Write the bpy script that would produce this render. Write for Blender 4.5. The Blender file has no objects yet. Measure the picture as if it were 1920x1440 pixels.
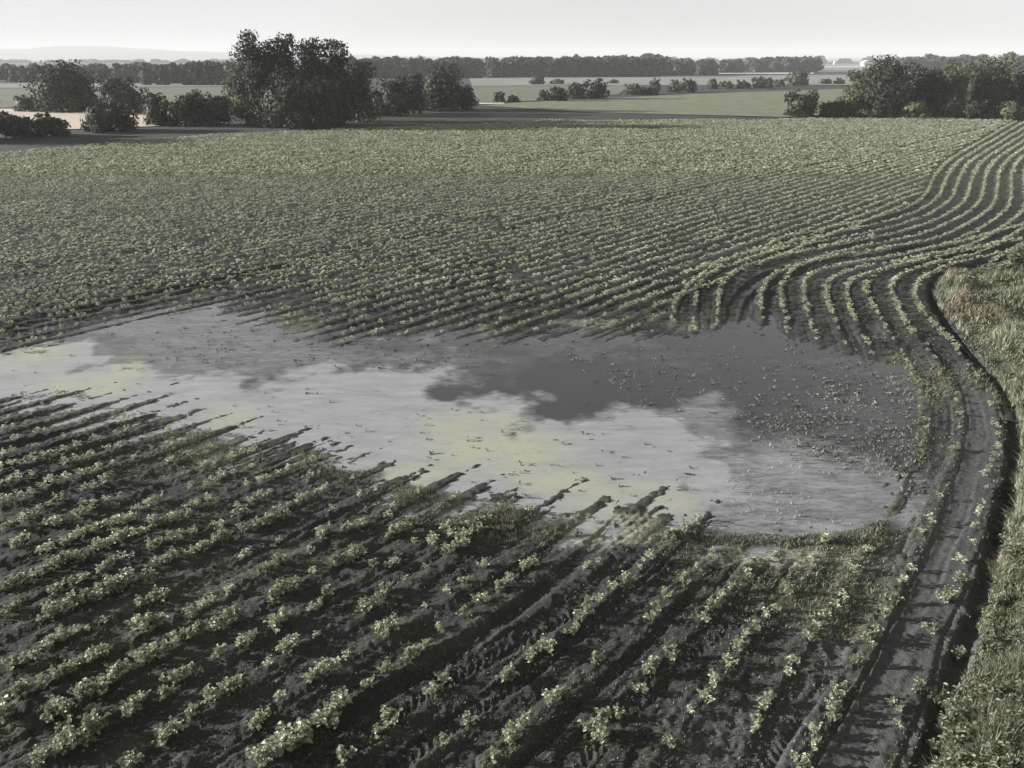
import bpy, math, random
import numpy as np
from mathutils import kdtree
rng = np.random.default_rng(7); random.seed(7)
S = bpy.context.scene; COL = S.collection
F = 1400.0; H = 10.0; TH = math.atan(610/1400.0)          # the camera: focal length in photo pixels, height, pitch
def G(px, py, z=0.0):                                      # photo pixel -> ground point (x, y)
    px = np.asarray(px, float); py = np.asarray(py, float)
    x = (px-960)/F; y = -(py-720)/F
    t = -(H-z)/(-math.sin(TH)+y*math.cos(TH))
    return x*t, (math.cos(TH)+y*math.sin(TH))*t
def GP(pts, z=0.0):
    a = np.array(pts, float); return np.stack(G(a[:, 0], a[:, 1], z), 1)
def proj(X, Y, Z=0.0):
    d = Y*math.cos(TH)-(Z-H)*math.sin(TH); u = Y*math.sin(TH)+(Z-H)*math.cos(TH)
    return 960+F*X/d, 720-F*u/d
def z_at(Y, py):                                           # height that shows at photo row py at distance Y
    y = -(py-720)/F
    return H + Y*(-math.sin(TH)+y*math.cos(TH))/(math.cos(TH)+y*math.sin(TH))
def tl(l, ox, oy, s=3.0): return [(ox+a/s, oy+b/s) for a, b in l]

# ------------------------------------------------------------------ numpy helpers
def vnoise(X, Y, sc, seed=0):
    x = X/sc; y = Y/sc; xi = np.floor(x).astype(np.int64); yi = np.floor(y).astype(np.int64)
    fx = x-xi; fy = y-yi; fx = fx*fx*(3-2*fx); fy = fy*fy*(3-2*fy)
    def h(a, b):
        n = (a*374761393 + b*668265263 + seed*1442695041) & 0xffffffff
        n = ((n ^ (n >> 13))*1274126177) & 0xffffffff
        return ((n ^ (n >> 16)) & 0xffff)/32767.5-1.0
    return (h(xi, yi)*(1-fx)+h(xi+1, yi)*fx)*(1-fy)+(h(xi, yi+1)*(1-fx)+h(xi+1, yi+1)*fx)*fy
def fbm(X, Y, sc, o=4, seed=0):
    r = 0; a = 1.0
    for i in range(o): r = r+a*vnoise(X, Y, sc/2**i, seed+i*17); a *= 0.55
    return r
def sstep(a, b, x):
    t = np.clip((x-a)/(b-a), 0, 1); return t*t*(3-2*t)
def inside(P, X, Y):
    r = np.zeros(X.shape, bool); n = len(P)
    for i in range(n):
        x0, y0 = P[i]; x1, y1 = P[(i+1) % n]
        if y0 == y1: continue
        c = ((y0 > Y) != (y1 > Y)) & (X < (x1-x0)*(Y-y0)/(y1-y0)+x0); r ^= c
    return r
def pdist(P, X, Y, closed=False):                          # distance to a polyline, signed side and arc length
    best = np.full(X.shape, 1e9); side = np.zeros(X.shape); arc = np.zeros(X.shape); acc = 0.0
    n = len(P)
    for i in range(n if closed else n-1):
        a = P[i]; b = P[(i+1) % n]; d = b-a; L = math.hypot(*d)
        if L < 1e-6: continue
        t = np.clip(((X-a[0])*d[0]+(Y-a[1])*d[1])/L**2, 0, 1)
        ex = X-(a[0]+t*d[0]); ey = Y-(a[1]+t*d[1]); q = ex*ex+ey*ey; m = q < best
        best = np.where(m, q, best); side = np.where(m, (d[0]*ey-d[1]*ex)/L, side); arc = np.where(m, acc+t*L, arc)
        acc += L
    return np.sqrt(best), side, arc
def sdist(P, X, Y):                                        # signed distance, negative inside
    d = pdist(P, X, Y, True)[0]; return np.where(inside(P, X, Y), -d, d)
def smooth(P, n=3):                                        # Chaikin
    P = np.asarray(P, float)
    for _ in range(n):
        a = P[:-1]*.75+P[1:]*.25; b = P[:-1]*.25+P[1:]*.75
        Q = np.empty((2*len(a), 2)); Q[0::2] = a; Q[1::2] = b; P = np.vstack([P[:1], Q, P[-1:]])
    return P
def resample(P, step):
    P = np.asarray(P, float); L = np.r_[0, np.cumsum(np.hypot(*np.diff(P, axis=0).T))]
    s = np.arange(0, L[-1], step); return np.stack([np.interp(s, L, P[:, 0]), np.interp(s, L, P[:, 1])], 1)

# ------------------------------------------------------------------ mesh helpers
def mesh(name, V, Q, mat=None, smooth_=False, attrs=None):
    V = np.ascontiguousarray(V, np.float32); Q = np.ascontiguousarray(Q, np.int32); k = Q.shape[1]
    me = bpy.data.meshes.new(name)
    me.vertices.add(len(V)); me.vertices.foreach_set('co', V.ravel())
    me.loops.add(Q.size); me.loops.foreach_set('vertex_index', Q.ravel())
    me.polygons.add(len(Q)); me.polygons.foreach_set('loop_start', np.arange(0, Q.size, k, dtype=np.int32))
    me.polygons.foreach_set('use_smooth', np.full(len(Q), smooth_))
    for an, av in (attrs or {}).items():
        at = me.attributes.new(an, 'FLOAT', 'POINT'); at.data.foreach_set('value', np.ascontiguousarray(av, np.float32).ravel())
    me.update(calc_edges=True)
    if mat: me.materials.append(mat)
    return me
def link(name, me, parent=None, loc=None):
    o = bpy.data.objects.new(name, me); COL.objects.link(o)
    if parent: o.parent = parent
    if loc is not None: o.location = loc
    return o
def tag(o, label=None, cat=None, group=None, kind=None):
    for k, v in (('label', label), ('category', cat), ('group', group), ('kind', kind)):
        if v: o[k] = v
    return o
def empty(name, loc): 
    o = bpy.data.objects.new(name, None); COL.objects.link(o); o.location = loc; o.empty_display_size = .2; return o

# ------------------------------------------------------------------ materials
def newmat(name):
    m = bpy.data.materials.new(name); m.use_nodes = True; nt = m.node_tree; nt.nodes.clear()
    return m, nt, nt.nodes.new('ShaderNodeOutputMaterial')
def N(nt, t, **kw):
    n = nt.nodes.new(t)
    for k, v in kw.items():
        if k in n.inputs: n.inputs[k].default_value = v
        else: setattr(n, k, v)
    return n
def ramp(nt, src, stops):
    r = nt.nodes.new('ShaderNodeValToRGB'); e = r.color_ramp.elements
    while len(e) < len(stops): e.new(.5)
    for i, (p, c) in enumerate(stops): e[i].position = p; e[i].color = (*c, 1) if len(c) == 3 else c
    nt.links.new(src, r.inputs[0]); return r.outputs[0]
def mixc(nt, f, a, b):
    m = nt.nodes.new('ShaderNodeMix'); m.data_type = 'RGBA'
    for i, v in ((0, f), (6, a), (7, b)):
        if isinstance(v, (int, float, tuple)): m.inputs[i].default_value = v if not isinstance(v, tuple) else (*v, 1)
        else: nt.links.new(v, m.inputs[i])
    return m.outputs[2]
def noise(nt, sc, det=4, rough=.6, vec=None):
    n = N(nt, 'ShaderNodeTexNoise', Scale=sc, Detail=det, Roughness=rough)
    if vec: nt.links.new(vec, n.inputs['Vector'])
    return n.outputs[0]
def mth(nt, op, a, b=None, clamp=False):
    m = nt.nodes.new('ShaderNodeMath'); m.operation = op; m.use_clamp = clamp
    for i, v in ((0, a), (1, b)):
        if v is None: continue
        if isinstance(v, (int, float)): m.inputs[i].default_value = v
        else: nt.links.new(v, m.inputs[i])
    return m.outputs[0]
def attr(nt, name):
    a = nt.nodes.new('ShaderNodeAttribute'); a.attribute_name = name; return a.outputs['Fac']
def pos(nt): return nt.nodes.new('ShaderNodeNewGeometry').outputs['Position']

def leaf_mat(name, c0, c1, c2, trans=.35, rough=.55, spec=.25):
    m, nt, out = newmat(name)
    g = nt.nodes.new('ShaderNodeNewGeometry')
    col = ramp(nt, g.outputs['Random Per Island'], [(0, c0), (.55, c1), (1, c2)])
    n = noise(nt, .35, 2, .5, g.outputs['Position'])
    hsv = N(nt, 'ShaderNodeHueSaturation'); nt.links.new(col, hsv.inputs['Color'])
    nt.links.new(ramp(nt, n, [(.3, (.8,)*3), (.7, (1.2,)*3)]), hsv.inputs['Value'])
    p = N(nt, 'ShaderNodeBsdfPrincipled', Roughness=rough); p.inputs['Specular IOR Level'].default_value = spec
    t = nt.nodes.new('ShaderNodeBsdfTranslucent'); mx = N(nt, 'ShaderNodeMixShader', Fac=trans)
    nt.links.new(hsv.outputs[0], p.inputs['Base Color']); nt.links.new(hsv.outputs[0], t.inputs['Color'])
    nt.links.new(p.outputs[0], mx.inputs[1]); nt.links.new(t.outputs[0], mx.inputs[2]); nt.links.new(mx.outputs[0], out.inputs[0])
    return m
M = {}
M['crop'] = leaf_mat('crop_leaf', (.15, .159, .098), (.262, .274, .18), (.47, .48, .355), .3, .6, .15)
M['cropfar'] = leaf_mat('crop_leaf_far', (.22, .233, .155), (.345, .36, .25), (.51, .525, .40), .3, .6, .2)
M['grass'] = leaf_mat('grass_blade', (.10, .106, .066), (.17, .177, .115), (.29, .295, .205), .3, .6, .15)
M['deadgrass'] = leaf_mat('dry_grass', (.19, .15, .11), (.25, .2, .15), (.33, .28, .21), .3, .7, .1)
M['weed'] = leaf_mat('weed_blade', (.09, .092, .062), (.15, .15, .10), (.24, .24, .17), .3, .6, .2)
M['sprig'] = leaf_mat('drowned_leaf', (.07, .07, .055), (.17, .17, .135), (.36, .36, .3), .2, .6, .2)
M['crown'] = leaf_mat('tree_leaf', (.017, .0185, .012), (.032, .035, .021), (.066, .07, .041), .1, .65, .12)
M['crownlit'] = leaf_mat('tree_leaf_sunlit', (.045, .05, .028), (.075, .08, .044), (.11, .115, .06), .25, .65, .12)  # lighter copy of the tree leaf, sunlight painted into its colour
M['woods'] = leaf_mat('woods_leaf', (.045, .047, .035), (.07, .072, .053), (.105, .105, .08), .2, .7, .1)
def bark():
    m, nt, out = newmat('bark'); p = N(nt, 'ShaderNodeBsdfPrincipled', Roughness=.9)
    nt.links.new(ramp(nt, noise(nt, 6, 5), [(.3, (.04, .035, .03)), (.7, (.11, .1, .085))]), p.inputs['Base Color'])
    nt.links.new(p.outputs[0], out.inputs[0]); return m
M['bark'] = bark()
def plain(name, c0, c1, sc, rough=.9):
    m, nt, out = newmat(name); p = N(nt, 'ShaderNodeBsdfPrincipled', Roughness=rough); p.inputs['Specular IOR Level'].default_value = .1
    nt.links.new(ramp(nt, noise(nt, sc, 6, .65, pos(nt)), [(.3, c0), (.7, c1)]), p.inputs['Base Color'])
    nt.links.new(p.outputs[0], out.inputs[0]); return m
def soil():
    m, nt, out = newmat('soil'); P = pos(nt)
    big = noise(nt, .22, 5, .6, P); fine = noise(nt, 9, 6, .7, P); grit = noise(nt, 55, 4, .7, P)
    f = mth(nt, 'ADD', mth(nt, 'MULTIPLY', big, .5), mth(nt, 'MULTIPLY', fine, .5))
    c = ramp(nt, f, [(.33, (.014, .014, .0135)), (.5, (.028, .0275, .0265)), (.68, (.05, .049, .046))])
    c = mixc(nt, mth(nt, 'MULTIPLY', ramp(nt, grit, [(.58, (0,)*3), (.70, (1,)*3)]), .6), c, (.10, .098, .09))   # dry crumbs and stubble
    c = mixc(nt, attr(nt, 'dry'), c, ramp(nt, fine, [(.35, (.055, .055, .053)), (.65, (.1, .1, .096))]))
    wn = mth(nt, 'MULTIPLY', attr(nt, 'weed'), ramp(nt, noise(nt, 3.5, 5, .7, P), [(.38, (0,)*3), (.55, (1,)*3)]))
    c = mixc(nt, wn, c, ramp(nt, grit, [(.35, (.06, .062, .036)), (.65, (.15, .15, .088))]))
    c = mixc(nt, mth(nt, 'MULTIPLY', attr(nt, 'mud'), ramp(nt, fine, [(.3, (.55,)*3), (.55, (1,)*3)])), c, ramp(nt, fine, [(.35, (.16, .16, .115)), (.65, (.27, .27, .205))]))
    c = mixc(nt, attr(nt, 'sod'), c, ramp(nt, grit, [(.35, (.03, .032, .018)), (.65, (.09, .09, .05))]))
    p = N(nt, 'ShaderNodeBsdfPrincipled'); nt.links.new(c, p.inputs['Base Color']); p.inputs['Specular IOR Level'].default_value = .25
    wet = attr(nt, 'wet'); nt.links.new(ramp(nt, wet, [(0, (.95,)*3), (1, (.42,)*3)]), p.inputs['Roughness'])
    h = mth(nt, 'ADD', mth(nt, 'MULTIPLY', fine, .6), mth(nt, 'ADD', mth(nt, 'MULTIPLY', grit, .25), mth(nt, 'MULTIPLY', noise(nt, 24, 4, .7, P), .35)))
    b = N(nt, 'ShaderNodeBump', Strength=1.0, Distance=.05); nt.links.new(h, b.inputs['Height']); nt.links.new(b.outputs[0], p.inputs['Normal'])
    nt.links.new(p.outputs[0], out.inputs[0]); return m
M['soil'] = soil()
def water():
    m, nt, out = newmat('pond_water'); P = pos(nt)
    p = N(nt, 'ShaderNodeBsdfPrincipled', Roughness=.03, IOR=1.333)
    p.inputs['Base Color'].default_value = (.048, .048, .05, 1)
    b = N(nt, 'ShaderNodeBump', Strength=.08, Distance=.02); nt.links.new(noise(nt, 5, 2, .5, P), b.inputs['Height']); nt.links.new(b.outputs[0], p.inputs['Normal'])
    mp = N(nt, 'ShaderNodeMapping'); mp.inputs['Rotation'].default_value = (0, 0, math.radians(-8)); mp.inputs['Scale'].default_value = (.48, 1.75, 1)
    nt.links.new(P, mp.inputs[0])
    n1 = noise(nt, 1.1, 8, .74, mp.outputs[0]); n2 = noise(nt, 6, 6, .75, mp.outputs[0]); n3 = noise(nt, .5, 4, .6, P)
    # scum cover: the mask pushes a noise threshold
    s = attr(nt, 'scum')
    v = mth(nt, 'ADD', mth(nt, 'MULTIPLY', s, 1.5), mth(nt, 'MULTIPLY', mth(nt, 'SUBTRACT', mth(nt, 'ADD', mth(nt, 'MULTIPLY', n1, .4), mth(nt, 'MULTIPLY', n2, .6)), .5), mth(nt, 'MULTIPLY', mth(nt, 'MULTIPLY', s, 2.0, True), 3.4)))
    cov = ramp(nt, v, [(.08, (0,)*3), (.5, (.42,)*3), (1.15, (.97,)*3)])
    d = N(nt, 'ShaderNodeBsdfPrincipled', Roughness=.7); d.inputs['Specular IOR Level'].default_value = .3
    c = ramp(nt, n1, [(.3, (.215, .216, .218)), (.52, (.285, .286, .287)), (.72, (.345, .346, .347))])
    c = mixc(nt, mth(nt, 'MULTIPLY', attr(nt, 'ochre'), ramp(nt, n3, [(.35, (.35,)*3), (.6, (1,)*3)])), c, (.345, .345, .26))
    sp = ramp(nt, n2, [(.57, (0,)*3), (.68, (.8,)*3)])
    c = mixc(nt, mth(nt, 'MULTIPLY', sp, attr(nt, 'speck')), c, (.09, .09, .085))
    nt.links.new(c, d.inputs['Base Color'])
    mx = N(nt, 'ShaderNodeMixShader'); nt.links.new(cov, mx.inputs[0]); nt.links.new(p.outputs[0], mx.inputs[1]); nt.links.new(d.outputs[0], mx.inputs[2])
    nt.links.new(mx.outputs[0], out.inputs[0]); return m
M['water'] = water()

# ------------------------------------------------------------------ crop rows (ground polylines)
ANG = math.radians(46.8); CA, SA = math.cos(ANG), math.sin(ANG); V0, DV = 8.34, .873
POND = GP([(-300, 830), (-300, 765), (0, 668), (90, 641), (160, 613), (300, 586), (400, 571), (470, 585), (540, 612), (640, 640), (760, 626), (880, 616), (960, 634), (1060, 606),
  (1140, 622), (1240, 626), (1300, 620), (1380, 612), (1480, 625), (1560, 648), (1640, 665), (1700, 690), (1732, 730), (1740, 790), (1715, 850), (1690, 910), (1660, 960),
  (1600, 990), (1480, 1000), (1380, 996), (1310, 985), (1240, 965), (1140, 963), (1040, 950), (960, 928), (860, 930), (760, 905), (700, 880), (625, 880), (600, 845), (520, 826),
  (430, 832), (370, 800), (330, 785), (280, 768), (180, 758), (120, 742), (0, 738)])
DITCH = smooth(GP([(1712, 1520), (1743, 1440), (1757, 1368), (1777, 1290), (1807, 1215), (1840, 1120), (1862, 1043), (1887, 960), (1900, 880), (1904, 815), (1893, 755), (1872, 720),
  (1842, 688), (1813, 655), (1785, 622), (1763, 592), (1749, 564), (1746, 540), (1765, 514), (1810, 500), (1870, 490), (1960, 476), (2200, 450)]), 2)
BANK = np.vstack([DITCH, [[60, DITCH[-1][1]], [60, DITCH[0][1]]]])
def cv(l): return smooth(GP(l), 2)
curves = {}
curves['r8'] = cv([(1800, 486), (1740, 501), (1690, 517), (1671, 534), (1668, 550), (1677, 570), (1693, 603), (1713, 630), (1740, 657), (1770, 700), (1790, 733), (1797, 760), (1800, 810), (1797, 837), (1787, 870), (1773, 897), (1757, 937), (1743, 973), (1730, 1000),
  (1703, 1063), (1693, 1090), (1673, 1130), (1640, 1190), (1607, 1243), (1570, 1310), (1547, 1343), (1523, 1377), (1493, 1430), (1480, 1460)][::-1])
curves['r9'] = cv([(1742, 518), (1720, 532), (1714, 550), (1716, 570), (1727, 592), (1757, 617), (1777, 640), (1797, 662), (1828, 705), (1850, 753), (1860, 787), (1870, 817), (1863, 847), (1853, 880), (1847, 907), (1840, 953), (1830, 990), (1817, 1017), (1800, 1050),
  (1790, 1090), (1773, 1127), (1743, 1180), (1710, 1293), (1680, 1353), (1670, 1375), (1650, 1430)][::-1])
curves['r7'] = cv([(1650, 512), (1625, 530), (1622, 548), (1630, 570), (1657, 610), (1680, 650), (1697, 670), (1727, 720), (1733, 743), (1737, 773), (1733, 817), (1713, 867), (1697, 900), (1687, 930), (1677, 943), (1650, 985),
  (1620, 1033), (1600, 1067), (1577, 1117), (1540, 1173), (1517, 1207), (1483, 1253), (1440, 1317), (1423, 1340), (1395, 1420), (1380, 1450)][::-1])
curves['r6'] = cv([(1513, 1053), (1477, 1113), (1450, 1143), (1433, 1157), (1410, 1187), (1390, 1217), (1367, 1247), (1333, 1287), (1313, 1313), (1260, 1380), (1220, 1440)][::-1])
curves['r5'] = cv([(1420, 1050), (1393, 1080), (1373, 1107), (1353, 1127), (1330, 1147), (1313, 1167), (1263, 1227), (1217, 1263), (1200, 1297), (1150, 1350), (1120, 1385), (1080, 1440)][::-1])
curves['r4'] = cv([(1345, 1045), (1303, 1083), (1253, 1117), (1213, 1160), (1123, 1247), (1033, 1320), (973, 1390), (917, 1433)][::-1])
curves['r3'] = cv([(1385, 900), (1345, 935), (1310, 985), (1260, 1010), (1220, 1053), (1173, 1090), (1107, 1147), (1063, 1187), (997, 1240), (957, 1277), (870, 1357), (780, 1440)][::-1])
curves['r2'] = cv([(1130, 1040), (1050, 1110), (960, 1190), (837, 1283), (733, 1363), (640, 1433)][::-1])
curves['u4'] = cv([(1640, 675), (1610, 620), (1587, 570), (1583, 540), (1600, 525), (1660, 508), (1740, 492)])
curves['u3'] = cv([(1652, 512), (1700, 500), (1790, 480), (1920, 452)])
curves['u2'] = cv([(1742, 518), (1775, 502), (1850, 484), (1960, 462)])
curves['u5'] = cv([(1590, 660), (1562, 600), (1547, 560), (1547, 535), (1570, 518), (1640, 502), (1780, 478), (1900, 455)])
curves['u6'] = cv([(1537, 650), (1515, 600), (1507, 560), (1508, 530), (1525, 513), (1580, 502), (1680, 486), (1780, 464), (1920, 425)])
curves['u7'] = cv([(1487, 650), (1470, 600), (1463, 555), (1468, 530), (1483, 511), (1507, 497), (1570, 486), (1640, 476), (1740, 455)])
curves['u8'] = cv([(1430, 605), (1423, 560), (1430, 540), (1447, 521), (1470, 506), (1540, 488), (1640, 463)])
curves['u9'] = cv([(1343, 615), (1345, 565), (1350, 540), (1363, 525), (1390, 505), (1450, 489), (1560, 464), (1640, 446)])
curves['u10'] = cv([(1302, 620), (1302, 550), (1312, 533), (1333, 515), (1380, 498), (1450, 475), (1560, 447)])
curves['u11'] = cv([(1260, 605), (1264, 570), (1285, 545), (1320, 515), (1380, 485), (1470, 462)])
sA = GP([(1440, 455), (1680, 407), (1735, 372), (1745, 345), (1765, 312), (1795, 292), (1905, 228)]); sB = GP([(1640, 492), (1795, 460), (1890, 400), (1896, 365), (1895, 320), (1920, 290), (2010, 235)])
for i in range(13): curves['s%d' % i] = smooth(sA+(sB-sA)*i/6.0, 3)
EXC = GP([(1180, 760), (1235, 622), (1262, 560), (1300, 520), (1380, 482), (1450, 457), (1500, 440), (1680, 400), (1728, 368), (1738, 340), (1758, 308), (1790, 287), (1895, 228), (1960, 200), (2600, 170), (2600, 760)])
rows = []                                                   # (name, polyline sampled at 0.1 m)
for k in range(0, 190):
    v = V0+DV*k; u = np.arange(-40, 260, .1); w = .12*vnoise(u, u*0+k*3.7, 9, 5)+.25*vnoise(u, u*0, 40, 6)
    P = np.stack([u*CA-(v+w)*SA, u*SA+(v+w)*CA], 1)
    P = P[(P[:, 1] > 6) & (P[:, 1] < 185) & (np.abs(P[:, 0]) < 25+P[:, 1]*.85)]
    if len(P): 
        P = P[~inside(EXC, P[:, 0], P[:, 1])]
        if len(P) > 3: rows.append(('a%d' % k, P))
for k, P in curves.items(): rows.append((k, resample(P, .1)))
# wheel tracks: polyline, half width, depth, lug height, lug spacing
tracks = [([(560, 1410), (640, 1353), (773, 1268), (917, 1180), (1057, 1077), (1160, 975), (1200, 940)], .18, .095, 0, .2),
  ([(560, 1470), (700, 1365), (780, 1300), (900, 1235), (1040, 1165), (1140, 1088), (1240, 1003), (1300, 965)], .24, .065, .06, .17),
  ([(700, 1475), (757, 1430), (873, 1343), (960, 1285), (1073, 1200), (1170, 1120)], .17, .075, .055, .17),
  ([(920, 1490), (990, 1423), (1057, 1357), (1113, 1297), (1173, 1243), (1233, 1187), (1283, 1125), (1350, 1060)], .09, .07, 0, .2),
  ([(1560, 1370), (1630, 1250), (1667, 1180), (1700, 1115), (1735, 1040), (1770, 960), (1790, 900), (1805, 855), (1815, 790), (1808, 740), (1790, 700)], .04, .055, 0, .2),
  ([(1590, 1440), (1690, 1240), (1760, 1090), (1800, 980), (1832, 880), (1842, 800), (1835, 740)], .27, .03, .014, .11),
  ([(1400, 1470), (1440, 1400), (1530, 1240), (1580, 1160), (1640, 1060), (1690, 980)], .26, .035, .03, .16),
  ([(1000, 1500), (1210, 1300), (1300, 1215), (1400, 1130), (1440, 1060)], .2, .05, .03, .17),
  ([(1372, 640), (1370, 590), (1385, 552), (1430, 515), (1520, 492)], .2, .07, 0, .2), ([(1392, 640), (1395, 590), (1410, 556), (1450, 528), (1540, 505)], .16, .06, 0, .2),
  ([(1448, 640), (1443, 590), (1443, 556), (1460, 528), (1510, 505)], .2, .06, 0, .2),
  ([(0, 845), (200, 790), (410, 735)], .2, .12, 0, .2), ([(300, 690), (420, 655)], .2, .05, 0, .2), ([(0, 880), (330, 800), (640, 700)], .16, .1, 0, .2),
  ([(0, 612), (300, 548), (640, 476), (900, 415)], .22, .1, 0, .2), ([(960, 430), (1240, 372), (1500, 318), (1760, 264), (1850, 242)], .28, .11, 0, .2), ([(640, 372), (1000, 304), (1300, 258)], .3, .1, 0, .2)]
tracks = [(smooth(GP(a), 2), b, c, d, e) for a, b, c, d, e in tracks]

# ------------------------------------------------------------------ the field sheet
allp = np.vstack([p[::1] for _, p in rows if len(p)]); allp = allp[allp[:, 1] < 75]
kd = kdtree.KDTree(len(allp))
for i, (x, y) in enumerate(allp): kd.insert((x, y, 0), i)
kd.balance()
WL = -.06
LANE = tracks[5][0]
def zones(X, Y, lst):                                      # soft ellipses given in photo pixels, laid on the ground
    px, py = proj(X, Y); r = np.zeros(X.shape); nz = fbm(X, Y, 1.6, 3, 44)*.25
    for cx, cy, rx, ry, s in lst: r = np.maximum(r, s*sstep(1.25, .55, np.hypot((px-cx)/rx, (py-cy)/ry)+nz))
    return r
def relief(X, Y, fine=True):
    n = X.shape
    sd = sdist(POND, X, Y)
    z = WL+np.where(sd < 0, np.maximum(.03*sd, -.4), .12*(1-np.exp(-np.maximum(sd, 0)/3.6)))
    z += .035*fbm(X, Y, 7, 3, 3)*sstep(-1, 5, sd)+.022*vnoise(X, Y, 3.1, 12)*sstep(5, 0, np.abs(sd))+.009*vnoise(X, Y, 2.2, 9)
    near = Y < 72
    dr = np.full(n, 9.)
    xs = X[near]; ys = Y[near]
    if fine: dr[near] = np.array([kd.find((a, b, 0))[2] for a, b in zip(xs.tolist(), ys.tolist())])
    dm, side, _ = pdist(DITCH, X, Y)
    bank = inside(BANK, X, Y)
    rv = vnoise((-X*SA+Y*CA)*1.0, X*0, 1.1, 23); amp = (.024+.008*vnoise(X, Y, 1.7, 19))*np.where(np.abs(sd) < 5, 1+.9*rv*sstep(5, 2, np.abs(sd)), 1)
    rg = np.where(dr < .62, amp*np.cos(np.pi*np.clip(dr, 0, .44)/.44), -amp*0.6)
    z += np.where(near & ~bank, rg, 0)*sstep(.35, 1.0, np.where(bank, 0, dm))
    for P, w, dep, lug, ls in tracks:
        lo = P.min(0)-1; hi = P.max(0)+1; m = (X > lo[0]) & (X < hi[0]) & (Y > lo[1]) & (Y < hi[1])
        if not m.any(): continue
        d, s, a = pdist(P, X[m], Y[m]); jit = .03*vnoise(X[m], Y[m], .4, 21); d = np.maximum(d+jit, 0); near_pond = .35*sstep(-.6, .4, sd[m])+.65*sstep(2, 7, sd[m])
        g = sstep(w*1.3, w*.75, d)
        ln = 0
        if lug: ln = lug*sstep(.1, .6, np.sin(2*np.pi*(a+np.abs(s)*.9)/ls))*g*(.7+.5*vnoise(X[m], Y[m], .9, 33))
        z[m] += -dep*g*near_pond+ln*near_pond+.3*dep*near_pond*np.exp(-((d-w*1.55)/(w*.45+.03))**2)*(.6+.6*vnoise(X[m], Y[m], .7, 8))
    # ditch and the grassy bank behind it
    z -= .22*sstep(.26, .05, dm+.07*vnoise(X, Y, .45, 88)+.04*vnoise(X, Y, .16, 89))*sstep(46, 33, Y)
    z += np.where(bank, .16*sstep(.3, 1.2, dm)+.12*fbm(X, Y, 1.3, 3, 61)*sstep(.3, 1.0, dm), 0)*sstep(60, 45, Y)
    hx, hy = G(1872, 512); z -= .9*np.exp(-(((X-hx)/1.3)**2+((Y-hy)/1.0)**2))
    if fine:
        f = sstep(60, 25, Y)*(1-.55*sstep(.55, .35, pdist(LANE, X, Y)[0]))
        z += f*(.012*fbm(X, Y, .42, 3, 71)+.03*np.maximum(fbm(X, Y, .16, 2, 72)-.1, 0)+.011*fbm(X, Y, .07, 2, 78))
        U = X*CA+Y*SA; V_ = -X*SA+Y*CA
        z += f*np.where(bank, 0, .013*fbm(U*.16, V_, .17, 2, 73)+.005*np.cos(2*np.pi*dr/.2+2*vnoise(U*.3, V_, .8, 74))*(dr < .6)-.034*np.exp(-((dr-.24-.03*vnoise(U*.4, V_, 1.5, 75))/.04)**2)*sstep(-.5, .3, vnoise(U*.5, V_, 1.2, 76)))
    return z, sd, dr, dm, bank
pys = np.r_[np.arange(1600, 900, -2.6), np.arange(900, 420, -1.5), np.arange(420, 240, -2.4), np.arange(240, 150, -5), np.array([150, 140, 130, 124, 120, 117, 115, 113.5, 112.5])]
pxs = np.r_[np.arange(-420, -30, 12), np.arange(-30, 1950, 3.0), np.arange(1950, 2500, 12)]
gx, gy = np.meshgrid(pxs, pys); X, Y = G(gx, gy); sh = X.shape; X = X.ravel(); Y = Y.ravel()
Z, SD, DR, DM, BK = relief(X, Y)
near_w = sstep(45, 25, Y)
fpx, fpy = proj(X, Y); weed = np.clip(.75*sstep(48, 75, Y)*(fpy > 1.5+np.interp(fpx, [-400, 0, 450, 640, 900, 1020, 1470, 1600, 2300], [312, 288, 252, 243, 234, 226, 226, 223, 228]))+zones(X, Y, [(800, 925, 110, 24, 1), (930, 985, 120, 40, .75), (1450, 1018, 190, 26, 1), (1600, 1005, 90, 40, .9), (1180, 990, 110, 26, .8), (1280, 1005, 80, 30, .8), (300, 860, 230, 45, .35), (640, 870, 90, 40, .8),
   (1440, 1110, 140, 60, .35), (1350, 1090, 80, 50, .3), (1730, 720, 60, 60, .7), (1700, 690, 60, 30, .7), (390, 830, 90, 35, .9), (130, 770, 150, 30, .6), (560, 610, 40, 25, .6), (1560, 1120, 120, 70, .45), (1640, 960, 40, 60, .6), (1720, 800, 25, 80, .6)])
   + .25*sstep(.1, .7, fbm(X, Y, 3, 3, 91))*sstep(60, 20, Y) + .3*sstep(.2, .6, fbm(X, Y, 1.2, 3, 92))*sstep(.35, .1, DR), 0, 1)
mud = zones(X, Y, [(1440, 1043, 170, 20, 1), (900, 945, 120, 18, .5), (1190, 1000, 90, 20, .9), (1120, 1000, 60, 26, .8), (880, 985, 60, 14, .45), (1560, 1030, 60, 14, .7), (400, 845, 40, 25, .5), (1130, 968, 90, 10, .9), (830, 960, 60, 10, .6), (1300, 610, 60, 10, .35), (1100, 605, 60, 8, .6), (930, 617, 40, 5, .6)])*sstep(-.6, .1, SD+.5)
dry = np.clip(zones(X, Y, [(1700, 1150, 230, 300, .75), (1820, 850, 60, 200, .55), (1560, 1400, 300, 130, .6), (1500, 500, 260, 40, .45), (1250, 1250, 200, 150, .1)])+.10*sstep(28, 60, Y)+.1*sstep(0, .8, fbm(X, Y, 5, 3, 15)), 0, 1)*np.where(DR < .2, .8, 1)
lane = sstep(.55, .32, pdist(LANE, X, Y)[0]); dry = np.maximum(dry, .72*lane); weed = weed*(1-lane)
wet = sstep(2.2, .1, SD)*np.where(mud > .2, .3, 1)
sod = np.where(BK, sstep(.3, .8, DM), 0)*sstep(70, 40, Y)
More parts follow.
